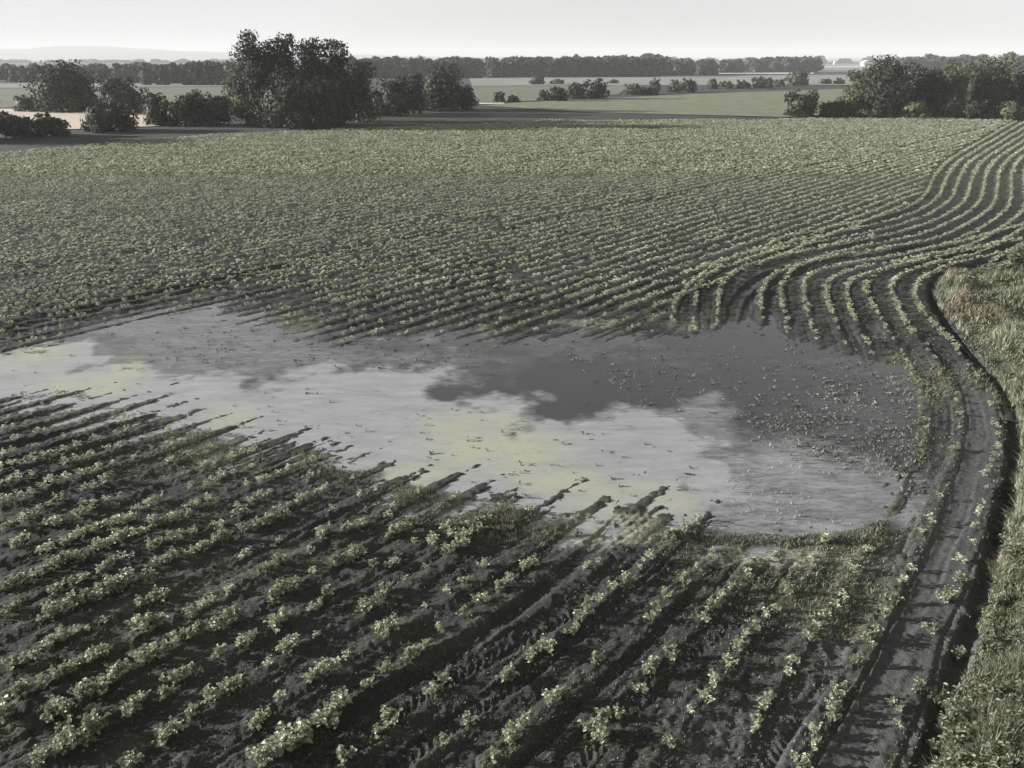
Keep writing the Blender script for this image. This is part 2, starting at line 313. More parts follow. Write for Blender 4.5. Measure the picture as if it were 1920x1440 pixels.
fade = 1-sstep(90, 150, Y)
me = mesh('field', np.stack([X, Y, Z], 1), (lambda a: np.stack([a[:-1, :-1].ravel(), a[:-1, 1:].ravel(), a[1:, 1:].ravel(), a[1:, :-1].ravel()], 1))(np.arange(sh[0]*sh[1]).reshape(sh)), M['soil'], True,
     dict(weed=weed, mud=mud, dry=dry, wet=wet, sod=sod))
tag(link('field', me), kind='structure')
W_ = 9000.
M['plain'] = plain('plain_ground', (.10, .105, .07), (.17, .17, .12), .02)
tag(link('ground', mesh('ground', [(-W_, -600, -1.2), (W_, -600, -1.2), (W_, W_, -1.2), (-W_, W_, -1.2)], [(0, 1, 2, 3)], M['plain'])), kind='structure')
# far fields, each a sheet on the ground
def sheet(name, pts, mat, z):
    P = GP(pts); tag(link(name, mesh(name, np.c_[P, np.full(len(P), z)], [list(range(len(P)))], mat)), kind='structure')
M['wheat'] = plain('ripe_wheat', (.46, .38, .31), (.56, .48, .40), .3)
M['meadow'] = plain('meadow', (.13, .133, .098), (.18, .182, .14), .12)
M['stubble'] = plain('stubble', (.19, .19, .17), (.28, .277, .25), .05)
M['canopy'] = plain('crop_canopy', (.125, .13, .09), (.215, .22, .155), .25)
M['pale'] = plain('pale_track', (.5, .48, .42), (.62, .6, .54), .2)
sheet('wheat_field', [(-600, 204), (310, 206), (300, 238), (140, 244), (0, 247), (-600, 262)], M['wheat'], .16)
sheet('meadow', [(-600, 172), (470, 163), (470, 196), (312, 204), (-600, 202)], M['meadow'], .17)
sheet('stubble_field', [(-600, 156), (460, 158), (470, 162), (-600, 171)], M['stubble'], .18)
sheet('crop_strip', [(900, 199), (1020, 190), (1100, 187), (1320, 176), (1480, 171), (1620, 166), (1640, 214), (1470, 221), (1100, 212)], M['canopy'], .17)
sheet('meadow', [(885, 163), (1180, 161), (1160, 178), (1010, 190), (895, 194)], M['meadow'], .18)
sheet('stubble_field', [(880, 147), (1300, 143), (1590, 141), (1600, 160), (1180, 160.5), (885, 162)], M['stubble'], .2)
sheet('farm_track', [(895, 194.5), (945, 194.2), (945, 196), (895, 197)], M['pale'], .22)
sheet('farm_track', [(1330, 137.4), (1525, 136.6), (1525, 138.6), (1330, 139.2)], M['pale'], .24)
sheet('stubble_field', [(1522, 121), (1720, 119.5), (1720, 134), (1525, 136)], M['stubble'], .26)
sheet('farm_track', [(1545, 125), (1720, 123.5), (1720, 125), (1545, 126.6)], M['pale'], .3)
# ------------------------------------------------------------------ the flood water
wx, wy = np.meshgrid(np.arange(-420, 1800, 4.0), np.r_[np.arange(1060, 800, -3.), np.arange(800, 540, -2.)])
X2, Y2 = G(wx, wy, WL); s2 = X2.shape; X2 = X2.ravel(); Y2 = Y2.ravel()
def poly_mask(pts, soft, seed):
    soft *= 2.1
    P = GP(pts, WL); return sstep(soft, -soft, sdist(P, X2, Y2)+soft*.9*fbm(X2, Y2, 1.1, 4, seed))
S1 = [(-420, 860), (-420, 740), (0, 668), (95, 638), (150, 640), (175, 690), (260, 690), (330, 722), (480, 712), (640, 690), (830, 686), (855, 712), (800, 737), (806, 744), (840, 741), (880, 750), (1000, 752), (990, 775), (990, 790),
      (1015, 799), (1100, 795), (1200, 788), (1290, 800), (1370, 826), (1330, 858), (1345, 890), (1388, 905), (1330, 960), (1300, 1010), (900, 1010), (500, 900), (200, 850)]
px2, py2 = proj(X2, Y2, WL)
scum = .93*poly_mask(S1, .45, 101)
scum = np.maximum(scum, .44*poly_mask([(1290, 850), (1400, 836), (1480, 828), (1600, 850), (1720, 890), (1720, 1000), (1560, 1060), (1340, 1060), (1260, 990), (1330, 905)], .35, 102))
scum = np.maximum(scum, .30*poly_mask([(150, 640), (165, 605), (400, 560), (560, 600), (640, 640), (860, 640), (850, 690), (640, 696), (480, 712), (330, 722), (180, 690)], .9, 103))
scum = np.maximum(scum, .10*poly_mask([(640, 640), (1720, 700), (1500, 690), (1300, 680), (1000, 690), (860, 700), (640, 690)], 1.2, 108))
scum = np.maximum(scum, .14*poly_mask([(640, 640), (960, 630), (1060, 600), (1250, 620), (1240, 660), (980, 670), (860, 700)], .9, 104))
scum = np.maximum(scum, .10*poly_mask([(1500, 850), (1380, 800), (1500, 770), (1600, 700), (1720, 690), (1740, 800), (1700, 900), (1600, 880)], .8, 105))
scum = np.maximum(scum, .36*poly_mask([(1150, 800), (1240, 770), (1345, 735), (1352, 800), (1420, 822), (1520, 826), (1500, 846), (1380, 850), (1300, 815)], .22, 106))
ochre = np.zeros(X2.shape)
for cx, cy, rx, ry in ((930, 850, 170, 60), (900, 800, 120, 40), (40, 660, 110, 40), (170, 720, 120, 25), (240, 690, 40, 40), (1180, 940, 140, 45), (780, 890, 80, 30), (430, 780, 60, 30), (1040, 900, 120, 30)): ochre = np.maximum(ochre, sstep(1.2, .4, np.hypot((px2-cx)/rx, (py2-cy)/ry)))
speck = np.clip(.55*sstep(.2, .6, scum)+.6*zones(X2, Y2, [(1520, 930, 200, 90, 1), (700, 760, 220, 60, .3)]), 0, 1)
wq = (lambda a: np.stack([a[:-1, :-1].ravel(), a[:-1, 1:].ravel(), a[1:, 1:].ravel(), a[1:, :-1].ravel()], 1))(np.arange(X2.size).reshape(s2))
sdw = sdist(POND, X2, Y2); dmw = pdist(DITCH, X2, Y2)[0]; kw = (sdw < 2.4) & (dmw > .75); wq = wq[kw[wq].all(1)]
me = mesh('water', np.c_[X2, Y2, np.full(len(X2), WL)], wq, M['water'], True, dict(scum=scum, ochre=ochre, speck=speck))
tag(link('water', me), kind='structure')

for l in ([(1744, 542), (1752, 566), (1768, 592), (1788, 620), (1812, 648), (1832, 672)], [(1870, 722), (1889, 755), (1899, 790)]):  # added pale strips in water material, standing in for the sunlit ditch bank
    P = smooth(GP(l, -.17), 2); d = np.gradient(P, axis=0); d /= np.linalg.norm(d, axis=1)[:, None]; nrm = np.stack([-d[:, 1], d[:, 0]], 1)*.2; n = len(P)
    V = np.c_[np.vstack([P-nrm, P+nrm]), np.full(2*n, -.17)]; q = np.array([(i, i+1, n+i+1, n+i) for i in range(n-1)])
    tag(link('lit_bank_strip', mesh('lit_bank_strip', V, q, M['water'], True, dict(scum=np.full(2*n, .2), ochre=np.zeros(2*n), speck=np.zeros(2*n)))), kind='structure')

# ------------------------------------------------------------------ plants
def leaf(c, az, pitch, L, Wd, fold=.25):                    # one leaf: 6 vertices, 2 quads folded at the midrib
    d = np.array([math.cos(az)*math.cos(pitch), math.sin(az)*math.cos(pitch), math.sin(pitch)]); s = np.array([-math.sin(az), math.cos(az), 0])
    n = np.cross(d, s); f = -n*fold*Wd if n[2] < 0 else n*fold*Wd
    b = c; t = c+d*L-np.array([0, 0, .18*L])
    return [b, c+d*L*.3+s*Wd*.5+f, c+d*L*.7+s*Wd*.42+f*.7, t, c+d*L*.7-s*Wd*.42+f*.7, c+d*L*.3-s*Wd*.5+f], [(0, 1, 2, 3), (0, 3, 4, 5)]
def plant_template(seed, R, Hh, nst, nl, L, stems=False):
    r = random.Random(seed); V = []; Q = []; sv = []; sq = []
    for i in range(nst):
        a = r.uniform(0, 6.283); rr = R*math.sqrt(r.random()); h = Hh*(1-.45*(rr/R)**2)*r.uniform(.65, 1.1); tip = np.array([rr*math.cos(a), rr*math.sin(a), h])
        if stems:
            b0 = np.array([rr*.25*math.cos(a), rr*.25*math.sin(a), -.06]); k = len(sv); w = .007
            for q, p in enumerate((b0, tip)):
                for j in range(4): sv.append(p+np.array([w*math.cos(j*1.571), w*math.sin(j*1.571), 0])*(1-.5*q))
            for j in range(4): sq.append((k+j, k+(j+1) % 4, k+4+(j+1) % 4, k+4+j))
        for j in range(nl):
            f = r.uniform(.45, 1); c = tip*np.array([f, f, f])+np.array([r.uniform(-1, 1)*R*.18, r.uniform(-1, 1)*R*.18, r.uniform(-.03, .03)])
            if stems:
                k = len(V); hb = np.array([c[0]*.15, c[1]*.15, .02]); V += [hb+np.array([.006, 0, 0]), hb-np.array([.006, 0, 0]), c-np.array([.003, 0, 0]), c+np.array([.003, 0, 0])]; Q += [(k, k+1, k+2, k+3)]
            v, q = leaf(c, r.uniform(0, 6.283), r.uniform(-.35, .75), L*r.uniform(.65, 1.15), L*r.uniform(.55, .85)); k = len(V); V += v; Q += [tuple(k+x for x in y) for y in q]
    return np.array(V), np.array(Q), np.array(sv), np.array(sq)
def scatter(T, pts, z, sc, szz=None):                       # many copies of templates joined into one vertex and face array
    Vs = []; Qs = []; off = 0; ch = rng.integers(0, len(T), len(pts))
    for t in range(len(T)):
        m = np.where(ch == t)[0]
        if not len(m): continue
        v, q = T[t][0], T[t][1]; a = rng.uniform(0, 6.283, len(m)); c = np.cos(a)[:, None]; s = np.sin(a)[:, None]; k = sc[m][:, None]
        x = (v[None, :, 0]*c-v[None, :, 1]*s)*k+pts[m, 0][:, None]; y = (v[None, :, 0]*s+v[None, :, 1]*c)*k+pts[m, 1][:, None]; zz = v[None, :, 2]*k+z[m][:, None]
        Vs.append(np.stack([x, y, zz], 2).reshape(-1, 3)); Qs.append((q[None]+(np.arange(len(m))*len(v))[:, None, None]+off).reshape(-1, q.shape[1])); off += len(m)*len(v)
    return np.vstack(Vs), np.vstack(Qs)
# clumps read off the photo in its lower third: (tile coords) x0, y0, x1, y1 (, size)
C1 = [(50, 890, 220, 820), (260, 780, 370, 730), (430, 700, 480, 680, .6), (590, 630, 590, 630, .7), (780, 540, 810, 520), (910, 485, 910, 485, 1.2), (0, 600, 0, 600), (60, 570, 140, 540), (310, 450, 360, 440), (400, 410, 480, 390, .8),
  (540, 360, 660, 300), (690, 270, 750, 250, .8), (830, 215, 1100, 115), (260, 620, 500, 500, 1.15), (540, 500, 750, 400, 1.3), (840, 360, 840, 360), (880, 310, 1000, 260, 1.15), (1050, 250, 1290, 150, 1.1), (1330, 120, 1550, 40, 1.1), (0, 450, 170, 380), (170, 380, 300, 320), (300, 310, 480, 260, 1.1),
  (540, 220, 710, 150, 1.1), (740, 130, 820, 110), (840, 90, 1050, 20, 1.1), (60, 200, 140, 160), (210, 250, 430, 160), (440, 140, 560, 110), (600, 90, 760, 30), (290, 80, 380, 70), (440, 30, 520, 0), (0, 120, 180, 40),
  (80, 1090, 250, 990), (300, 970, 490, 850), (490, 850, 620, 800), (790, 690, 930, 640, 1.3), (1030, 600, 1080, 590), (1130, 550, 1190, 500, .7), (1270, 460, 1320, 455, .7), (1450, 360, 1620, 280), (1740, 240, 1740, 230), (1790, 140, 1860, 110),
  (300, 1130, 380, 1160, 1.25), (340, 1220, 360, 1220, .6), (460, 1070, 580, 1000, 1.15), (580, 1000, 700, 940, 1.15), (790, 880, 960, 800, 1.2), (970, 745, 1110, 720), (1210, 680, 1340, 590, 1.1), (1510, 500, 1700, 400), (1740, 360, 1770, 350, .8), (1850, 310, 1910, 280),
  (0, 1130, 60, 1180, 1.2), (200, 1420, 400, 1340), (400, 1340, 600, 1230, 1.4), (700, 1160, 820, 1080, 1.15), (880, 1080, 940, 1020), (980, 990, 1100, 910), (1210, 830, 1250, 830, .8), (1330, 790, 1430, 700), (1510, 690, 1620, 610, 1.3), (1750, 560, 1790, 530, .8), (1840, 490, 1840, 470),
  (870, 1320, 1000, 1240, 1.1), (1060, 1180, 1100, 1140, .8), (1160, 1090, 1390, 970), (1500, 880, 1520, 890, .7), (1590, 810, 1680, 770), (1780, 710, 1780, 710, .6), (720, 1420, 760, 1420), (1390, 1230, 1530, 1150, .9), (1560, 1090, 1600, 1090, .6), (1740, 970, 1860, 910, 1.1), (1440, 1430, 1600, 1400, 1.2),
  (1590, 1330, 1720, 1270, 1.5), (1790, 1210, 1860, 1170, 1.2), (1860, 1140, 1920, 1100), (1900, 860, 1900, 860, .6), (1200, 70, 1260, 80, .7), (1320, 20, 1390, 20), (1570, 30, 1620, 10), (1350, 260, 1430, 250, .8), (1520, 185, 1580, 180, .6)]
C2 = [(0, 120, 130, 70), (250, 20, 280, 20, .8), (260, 130, 330, 110), (370, 90, 450, 60), (0, 300, 100, 240), (130, 215, 150, 210, .6), (170, 310, 180, 305, .7), (260, 320, 330, 270, .7), (420, 170, 420, 170, .7), (500, 190, 510, 140, .8), (570, 240, 720, 150), (580, 100, 860, 60, 1), (620, 130, 800, 120, .9),
  (100, 550, 180, 540, 1.1), (200, 480, 280, 430), (370, 390, 370, 390, .6), (220, 690, 320, 640, 1.1), (470, 540, 470, 540, .5), (570, 460, 570, 460, .7), (690, 400, 700, 395, .7), (800, 310, 800, 310, .8), (50, 810, 50, 810, .7), (0, 1120, 40, 1100, 1.1), (140, 1000, 170, 980, .9), (250, 930, 250, 930, .9), (390, 830, 480, 750, 1),
  (570, 660, 570, 660, .9), (690, 590, 700, 580, 1), (780, 510, 800, 510, 1.1), (870, 450, 950, 390, 1), (1020, 320, 1090, 280, 1), (1320, 130, 1330, 130, .8), (180, 1280, 220, 1270, .9), (280, 1210, 290, 1210, 1.1), (20, 1420, 20, 1420, 1), (500, 1030, 510, 1030, .8), (590, 970, 600, 970, .8), (560, 1320, 570, 1320, .8), (690, 1190, 700, 1195, .9),
  (920, 960, 970, 930, 1), (1070, 840, 1070, 840, .9), (1130, 790, 1180, 760, 1), (1250, 690, 1310, 660, .8), (1330, 620, 1420, 550, .9), (1430, 530, 1480, 500, .7), (1520, 450, 1530, 450, .7), (1590, 400, 1600, 390, .9), (1650, 340, 1660, 330, .7), (1720, 280, 1760, 270, .8), (1840, 150, 1900, 130, 1), (820, 1410, 870, 1400, 1), (930, 1310, 1000, 1270, 1.2), (1040, 1230, 1040, 1220, 1),
  (1180, 1080, 1190, 1050, 1.1), (1170, 1110, 1200, 1090, .9), (1440, 860, 1460, 870, 1), (1710, 600, 1730, 590, .8), (1770, 540, 1770, 540, .7), (1840, 480, 1850, 490, .8), (1390, 1260, 1470, 1310, 1.1), (1440, 1200, 1480, 1180, 1), (1540, 1150, 1560, 1150, .9), (1660, 1020, 1690, 1000, .9), (1720, 920, 1760, 900, 1), (1850, 800, 1880, 800, 1.2), (1820, 1320, 1830, 1320, .8), (1370, 320, 1430, 285, .5), (1440, 50, 1440, 50, .6), (460, 310, 460, 310, .5)]
C3 = [(80, 40, 100, 30, .8), (10, 90, 20, 80, .9), (790, 170, 800, 160, 1), (180, 210, 180, 210, .6), (70, 310, 70, 310, .6), (10, 390, 20, 400, .9), (340, 360, 360, 350, .8), (420, 270, 430, 270, .7), (270, 450, 290, 440, .9), (210, 490, 230, 500, .9), (140, 560, 160, 560, 1), (90, 630, 120, 620, .8), (590, 460, 600, 455, .9), (500, 550, 510, 550, .7), (460, 600, 470, 590, .7),
  (410, 660, 420, 650, .8), (380, 700, 385, 700, .8), (310, 780, 350, 770, 1), (700, 280, 710, 280, .8), (740, 250, 740, 250, .6), (780, 610, 800, 610, .8), (760, 650, 760, 650, .8), (700, 730, 740, 730, 1.1), (880, 480, 890, 470, .8), (830, 540, 840, 545, .7), (960, 320, 970, 350, .9), (1020, 220, 1030, 230, .9), (1390, 45, 1400, 50, .8), (1340, 130, 1350, 130, .7), (1270, 310, 1275, 320, .8), (1240, 390, 1240, 400, .8),
  (1180, 510, 1190, 510, 1), (1120, 600, 1130, 605, .8), (1080, 690, 1090, 680, .9), (1030, 740, 1050, 740, 1), (980, 850, 990, 860, .9), (260, 860, 260, 870, .9), (160, 970, 170, 940, 1), (110, 1060, 120, 1060, 1), (620, 880, 620, 870, .9), (580, 930, 600, 920, .9), (430, 1110, 440, 1120, .9), (470, 1075, 480, 1070, .9), (415, 1170, 420, 1180, .7), (400, 1230, 400, 1220, .7), (870, 1050, 890, 1040, 1),
  (830, 1110, 840, 1110, .9), (800, 1160, 810, 1170, 1), (730, 1260, 750, 1250, 1), (700, 1320, 710, 1310, .8), (620, 1420, 660, 1410, 1), (1640, 20, 1660, 15, .8), (1640, 100, 1645, 100, .8), (1610, 180, 1615, 190, .8), (1540, 270, 1570, 280, 1), (1520, 390, 1540, 390, .9), (1440, 500, 1520, 510, 1), (1390, 660, 1400, 670, 1), (1290, 1000, 1310, 1010, 1), (1190, 1110, 1200, 1110, 1), (1180, 1190, 1185, 1190, .7), (50, 1140, 55, 1140, .5), (1350, 660, 1350, 660, .6)]
PL = []                                                     # x, y, size
def clump(lst, ox):
    for c in lst:
        a, b = GP(tl([c[:2], c[2:4]], ox, 960)); s = c[4] if len(c) > 4 else 1.0; L = np.hypot(*(b-a)); n = max(1, int(round(L/.2))+(1 if L > .15 else 0))
        for i in range(n):
            q = a+(b-a)*((i+.5)/n); PL.append((q[0]+random.gauss(0, .035), q[1]+random.gauss(0, .035), s*random.uniform(.8, 1.15)))
clump(C1, 0); clump(C2, 640); clump(C3, 1280)
near_n = len(PL)
NEARZ = inside(GP([(-400, 955), (800, 975), (1300, 965), (1400, 1000), (1640, 1000), (1800, 960), (1900, 960), (2300, 1700), (-900, 1700)]), *np.array(PL).T[:2])
# procedural plants along every row above that
zone_near = GP([(-700, 960), (600, 960), (980, 962), (1310, 990), (1640, 990), (1920, 955), (2400, 955), (2600, 1900), (-1200, 1900)])
for nm, P in rows:
    if nm[0] == 'r': dens, size, step = .62, .85, .26
    elif nm[0] == 's': dens, size, step = .8, .78, .24
    elif nm[0] == 'u': dens, size, step = .85, .88, .24
    else: dens, size, step = .84, .95, .27
    s = resample(P, step); s = s+rng.normal(0, .035, s.shape); x, y = s.T
    fr = fbm(x, y, 5, 2, 202); keep = rng.random(len(s)) < dens+.25*fr*sstep(60, 25, y)
    if nm[0] in 'us': keep |= rng.random(len(s)) < .2
    keep &= ~inside(zone_near, x, y)
    sd = sdist(POND, x, y); keep &= sd > -.3+.5*rng.random(len(s)); keep &= ~((sd < 3) & (rng.random(len(s)) < .45))
    px, py = proj(x, y); margin = np.interp(px, [-400, 0, 450, 640, 900, 1020, 1470, 1600, 2300], [312, 288, 252, 243, 234, 226, 226, 223, 228])
    keep &= (py > margin+2.5*vnoise(x, y, 6, 3)) & (px > -260) & (px < 2180)
    keep &= ~((nm[0] == 'a') & (y < 34) & (py > 640) & (py < 1010) & (px > 1000))
    keep &= ~inside(BANK, x, y) | (y > 42)
    for (a, b), k, c in zip(s, keep, sd):
        if k: PL.append((a, b, size*random.uniform(.65, 1.2)*(.8 if c < 3 else 1)))
PL = np.array(PL); _, d0 = None, None
PZ = relief(PL[:, 0], PL[:, 1])[0]
PD = np.hypot(PL[:, 0], np.hypot(PL[:, 1], H)); ppx, ppy = proj(PL[:, 0], PL[:, 1], PZ)
vis = (ppx > 4) & (ppx < 1916) & (ppy > 100) & (ppy < 1436)
rank = np.where(vis, PL[:, 2]/PD, 0); order = np.argsort(-rank); big = order[:300]
T_near = [plant_template(i, .17, .24, 9, 8, .064, True) for i in range(8)]
T_mid = [plant_template(50+i, .165, .24, 7, 5, .088) for i in range(6)]
T_far = [plant_template(90+i, .16, .24, 5, 2, .165) for i in range(6)]
T_vfar = [plant_template(120+i, .22, .3, 5, 1, .28) for i in range(6)]
# which row of plants each of the 300 stands in (counted from the ditch) and its place in that row, for its label
ordw = ['first', 'second', 'third', 'fourth', 'fifth', 'sixth', 'seventh', 'eighth', 'ninth', 'tenth', 'eleventh', 'twelfth', 'thirteenth', 'fourteenth', 'fifteenth', 'sixteenth', 'seventeenth', 'eighteenth', 'nineteenth', 'twentieth']
def ordinal(n):
    if n <= 20: return ordw[n-1]
    tens = ['', '', 'twenty', 'thirty', 'forty', 'fifty', 'sixty', 'seventy', 'eighty', 'ninety']; t, u = divmod(n, 10)
    if n >= 100: return 'hundred and '+ordinal(n-100)
    return {2: 'twentieth', 3: 'thirtieth', 4: 'fortieth', 5: 'fiftieth', 6: 'sixtieth', 7: 'seventieth', 8: 'eightieth', 9: 'ninetieth'}[t] if u == 0 else tens[t]+'-'+ordw[u-1]
rowseq = ['r9', 'r8', 'r7', 'r6', 'r5', 'r4', 'r3', 'r2']+['a%d' % k for k in range(0, 20)]
rowpts = {n: p for n, p in rows}
rkd = kdtree.KDTree(sum(len(rowpts[n]) for n in rowseq if n in rowpts)); src = []
for ri, n in enumerate(rowseq):
    if n in rowpts:
        for (a, b) in rowpts[n]: rkd.insert((a, b, 0), len(src)); src.append(ri)
rkd.balance()
inrow = {}
for i in np.where(vis & (PL[:, 1] < 32))[0]: inrow.setdefault(src[rkd.find((PL[i, 0], PL[i, 1], 0))[1]], []).append(i)
place = {}
for r, l in inrow.items():
    for j, i in enumerate(sorted(l, key=lambda i: PL[i, 1])): place[i] = (r, j+1)
pm = []
for v, q, sv, sq in T_near:
    pm.append((mesh('crop_plant', v, q, M['crop']), mesh('stem', sv, sq, M['crop'])))
for c, i in enumerate(big):
    k = c % 8; x, y, s = PL[i]; a = random.uniform(0, 6.28)
    o = link('crop_plant', pm[k][0], None, (x, y, PZ[i])); o.rotation_euler = (0, 0, a); o.scale = (s, s, s*random.uniform(.9, 1.15))
    link('stem', pm[k][1], o)
    r, j = place.get(i, (0, 1)); look = 'broad pale' if s > 1.15 else 'leafy pale' if s > .85 else 'small sparse'
    tag(o, f'{look} crop plant, {ordinal(j)} from the bottom edge in the {ordinal(r+1)} row from the ditch', 'crop plant', 'crop plants in the muddy rows')
rest = np.ones(len(PL), bool); rest[big] = False; vv = []; qq = []; off = 0
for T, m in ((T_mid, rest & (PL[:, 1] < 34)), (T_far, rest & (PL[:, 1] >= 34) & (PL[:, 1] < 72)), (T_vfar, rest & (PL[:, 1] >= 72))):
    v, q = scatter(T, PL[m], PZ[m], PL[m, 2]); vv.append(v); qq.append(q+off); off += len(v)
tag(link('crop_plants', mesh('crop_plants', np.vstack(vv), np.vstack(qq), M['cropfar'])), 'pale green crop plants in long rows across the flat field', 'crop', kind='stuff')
# ------------------------------------------------------------------ blades: grass on the bank, weeds on the mud, sprigs in the water
def blades(pts, z, h, w, lean, az=None):
    n = len(pts); a = rng.uniform(0, 6.283, n) if az is None else az; l = lean*rng.random(n)
    dx = np.cos(a)*l*h; dy = np.sin(a)*l*h; b = rng.uniform(0, 6.283, n); sx = np.cos(b)*w*.5; sy = np.sin(b)*w*.5
    V = np.empty((n, 6, 3)); 
    for j, (f, ww) in enumerate(((0, 1), (.55, .8), (1, .12))):
        cx = pts[:, 0]+dx*f*f; cy = pts[:, 1]+dy*f*f; cz = z+h*f*(1-.25*l*f)
        V[:, 2*j] = np.stack([cx-sx*ww, cy-sy*ww, cz], 1); V[:, 2*j+1] = np.stack([cx+sx*ww, cy+sy*ww, cz], 1)
    k = (np.arange(n)*6)[:, None]; Q = np.vstack([k+np.array([0, 1, 3, 2]), k+np.array([2, 3, 5, 4])]); return V.reshape(-1, 3), Q
def in_px(n, poly):                                        # random ground points in a photo polygon, dense near the camera
    P = np.array(poly, float); out = []
    while len(out) < n:
        q = rng.uniform(P.min(0), P.max(0), (n*2, 2)); q = q[inside(P, q[:, 0], q[:, 1])]; out += q.tolist()
    return np.stack(G(*np.array(out[:n]).T), 1)
pts = in_px(140000, [(1600, 1560), (1727, 1440), (1807, 1215), (1862, 1043), (1895, 880), (1890, 740), (1850, 690), (1745, 555), (1745, 520), (1830, 492), (2200, 440), (2300, 900), (2200, 1560)])
z, sd, dr, dm, bk = relief(pts[:, 0], pts[:, 1]); ok = bk & (dm > .10+.12*vnoise(pts[:, 0], pts[:, 1], .5, 7)); pts = pts[ok]; z = z[ok]
nz = fbm(pts[:, 0], pts[:, 1], 1.1, 3, 300); red = zones(pts[:, 0], pts[:, 1], [(1905, 1040, 22, 14, 1), (1880, 1050, 14, 8, 1), (1832, 1288, 12, 8, 1), (1848, 1367, 12, 8, 1), (1790, 525, 40, 14, .9), (1810, 575, 40, 16, .8), (1835, 600, 50, 14, .8), (1850, 632, 18, 10, 1)])
isr = rng.random(len(pts)) < red*.6
hh = (.19+.24*np.clip(nz, -.6, 1))*rng.uniform(.6, 1.3, len(pts)); hh *= np.where(pts[:, 1] > 25, 1.25, 1)
dd = np.hypot(pts[:, 1], H)
g = empty('bank_grass', (0, 0, 0))
v, q = blades(pts[~isr], z[~isr], hh[~isr], .008+.0008*dd[~isr], 1.2); 
bpy.data.objects.remove(g)
fb = pts[rng.random(len(pts)) < .016]; fb = fb[fbm(fb[:, 0], fb[:, 1], 1.5, 2, 310) > -.35]; fz = relief(fb[:, 0], fb[:, 1])[0]
T_forb = [plant_template(300+i, .11, .34, 8, 7, .06) for i in range(6)]; v3, q3 = scatter(T_forb, fb, fz, rng.uniform(.45, 1.2, len(fb))*(1+.6*np.clip(fbm(fb[:, 0], fb[:, 1], 1.7, 2, 311), -.5, 1)))
tag(link('bank_weeds', mesh('bank_weeds', v3, q3, M['grass'])), 'leafy wild weeds mixed through the grass on the ditch bank', 'weeds', kind='stuff')
tag(link('bank_grass', mesh('bank_grass', v, q, M['grass'])), 'tall green grass on the bank beyond the ditch', 'grass', kind='stuff')
v, q = blades(pts[isr], z[isr], hh[isr]*1.05, .008+.0008*dd[isr], 1.)
tag(link('dry_grass', mesh('dry_grass', v, q, M['deadgrass'])), 'patches of reddish dry grass on the ditch bank', 'grass', kind='stuff')
# weeds on the mud
pts = np.vstack([in_px(60000, [(-60, 640), (420, 640), (900, 900), (1500, 980), (1740, 700), (1920, 760), (1830, 1180), (1700, 1500), (-60, 1500)]), in_px(4500, [(1580, 640), (1780, 600), (1900, 740), (1890, 900), (1700, 1000), (1740, 760)]), in_px(2500, [(1300, 990), (1660, 970), (1660, 1060), (1300, 1050)]), in_px(3500, [(700, 880), (1000, 920), (960, 1010), (780, 1010), (560, 870)])])
z, sd, dr, dm, bk = relief(pts[:, 0], pts[:, 1]); px, py = proj(pts[:, 0], pts[:, 1])
wz = zones(pts[:, 0], pts[:, 1], [(800, 925, 110, 30, 1), (930, 985, 130, 45, .9), (1450, 1008, 190, 14, .8), (1600, 1000, 90, 40, .6), (1280, 1005, 80, 30, .5), (300, 860, 230, 45, .3), (640, 870, 90, 40, .9), (1440, 1110, 140, 60, .3), (1350, 1090, 80, 50, .3), (1730, 720, 60, 50, .8), (1700, 690, 50, 25, .6), (390, 830, 90, 35, 1), (1560, 1120, 120, 70, .6), (1720, 800, 25, 80, .8), (1870, 720, 60, 40, 1)])
p = np.clip(.16+.28*np.clip(fbm(pts[:, 0], pts[:, 1], 1.4, 3, 401), 0, 1)+.8*wz, 0, 1); ok = (sd > .0) & (pdist(LANE, pts[:, 0], pts[:, 1])[0] > .42) & ~(bk & (dm > .3)) & (rng.random(len(pts)) < p); pts = pts[ok]; z = z[ok]; wz = wz[ok]
cl = np.repeat(np.arange(len(pts)), 3); P3 = pts[cl]+rng.normal(0, .022, (len(cl), 2))
v, q = blades(P3, z[cl]-.01, (.04+.06*wz[cl])*rng.uniform(.6, 1.7, len(cl)), .006+.0007*np.hypot(P3[:, 1], H), 1.1)
tag(link('weeds', mesh('weeds', v, q, M['weed'])), 'thin grassy weeds scattered over the dark mud', 'weeds', kind='stuff')
# drowned plants standing in the water
spt = [plant_template(200+i, .09, .13, 3, 2, .07) for i in range(6)]
pr = []
for nm, P in rows:
    s = resample(P, .5); s += rng.normal(0, .12, s.shape); sd = sdist(POND, *s.T); px, py = proj(*s.T)
    pb = np.where(px > 1000, .5, .22)*np.where((py > 700) & (px < 1350), .3, 1)*np.where((py > 760) & (px < 1350), .4, 1)*np.where(py > 850, .35, 1); k = (sd < .2) & (rng.random(len(s)) < pb); pr.append(s[k])
pr.append(in_px(420, [(1000, 640), (1560, 650), (1720, 700), (1730, 840), (1480, 830), (1150, 740)])); pr.append(in_px(260, [(200, 620), (500, 600), (980, 640), (820, 690), (300, 690)]))
pr.append(in_px(420, [(1560, 700), (1720, 690), (1735, 800), (1700, 880), (1520, 860), (1420, 790)])); pr.append(in_px(90, [(500, 720), (1000, 780), (1350, 860), (1300, 960), (900, 930), (620, 860), (420, 760)]))
pr = np.vstack(pr); k = sdist(POND, *pr.T) < .1; pr = pr[k]
v, q = scatter(spt, pr, np.full(len(pr), WL-.05), rng.uniform(.45, 1.25, len(pr))); 
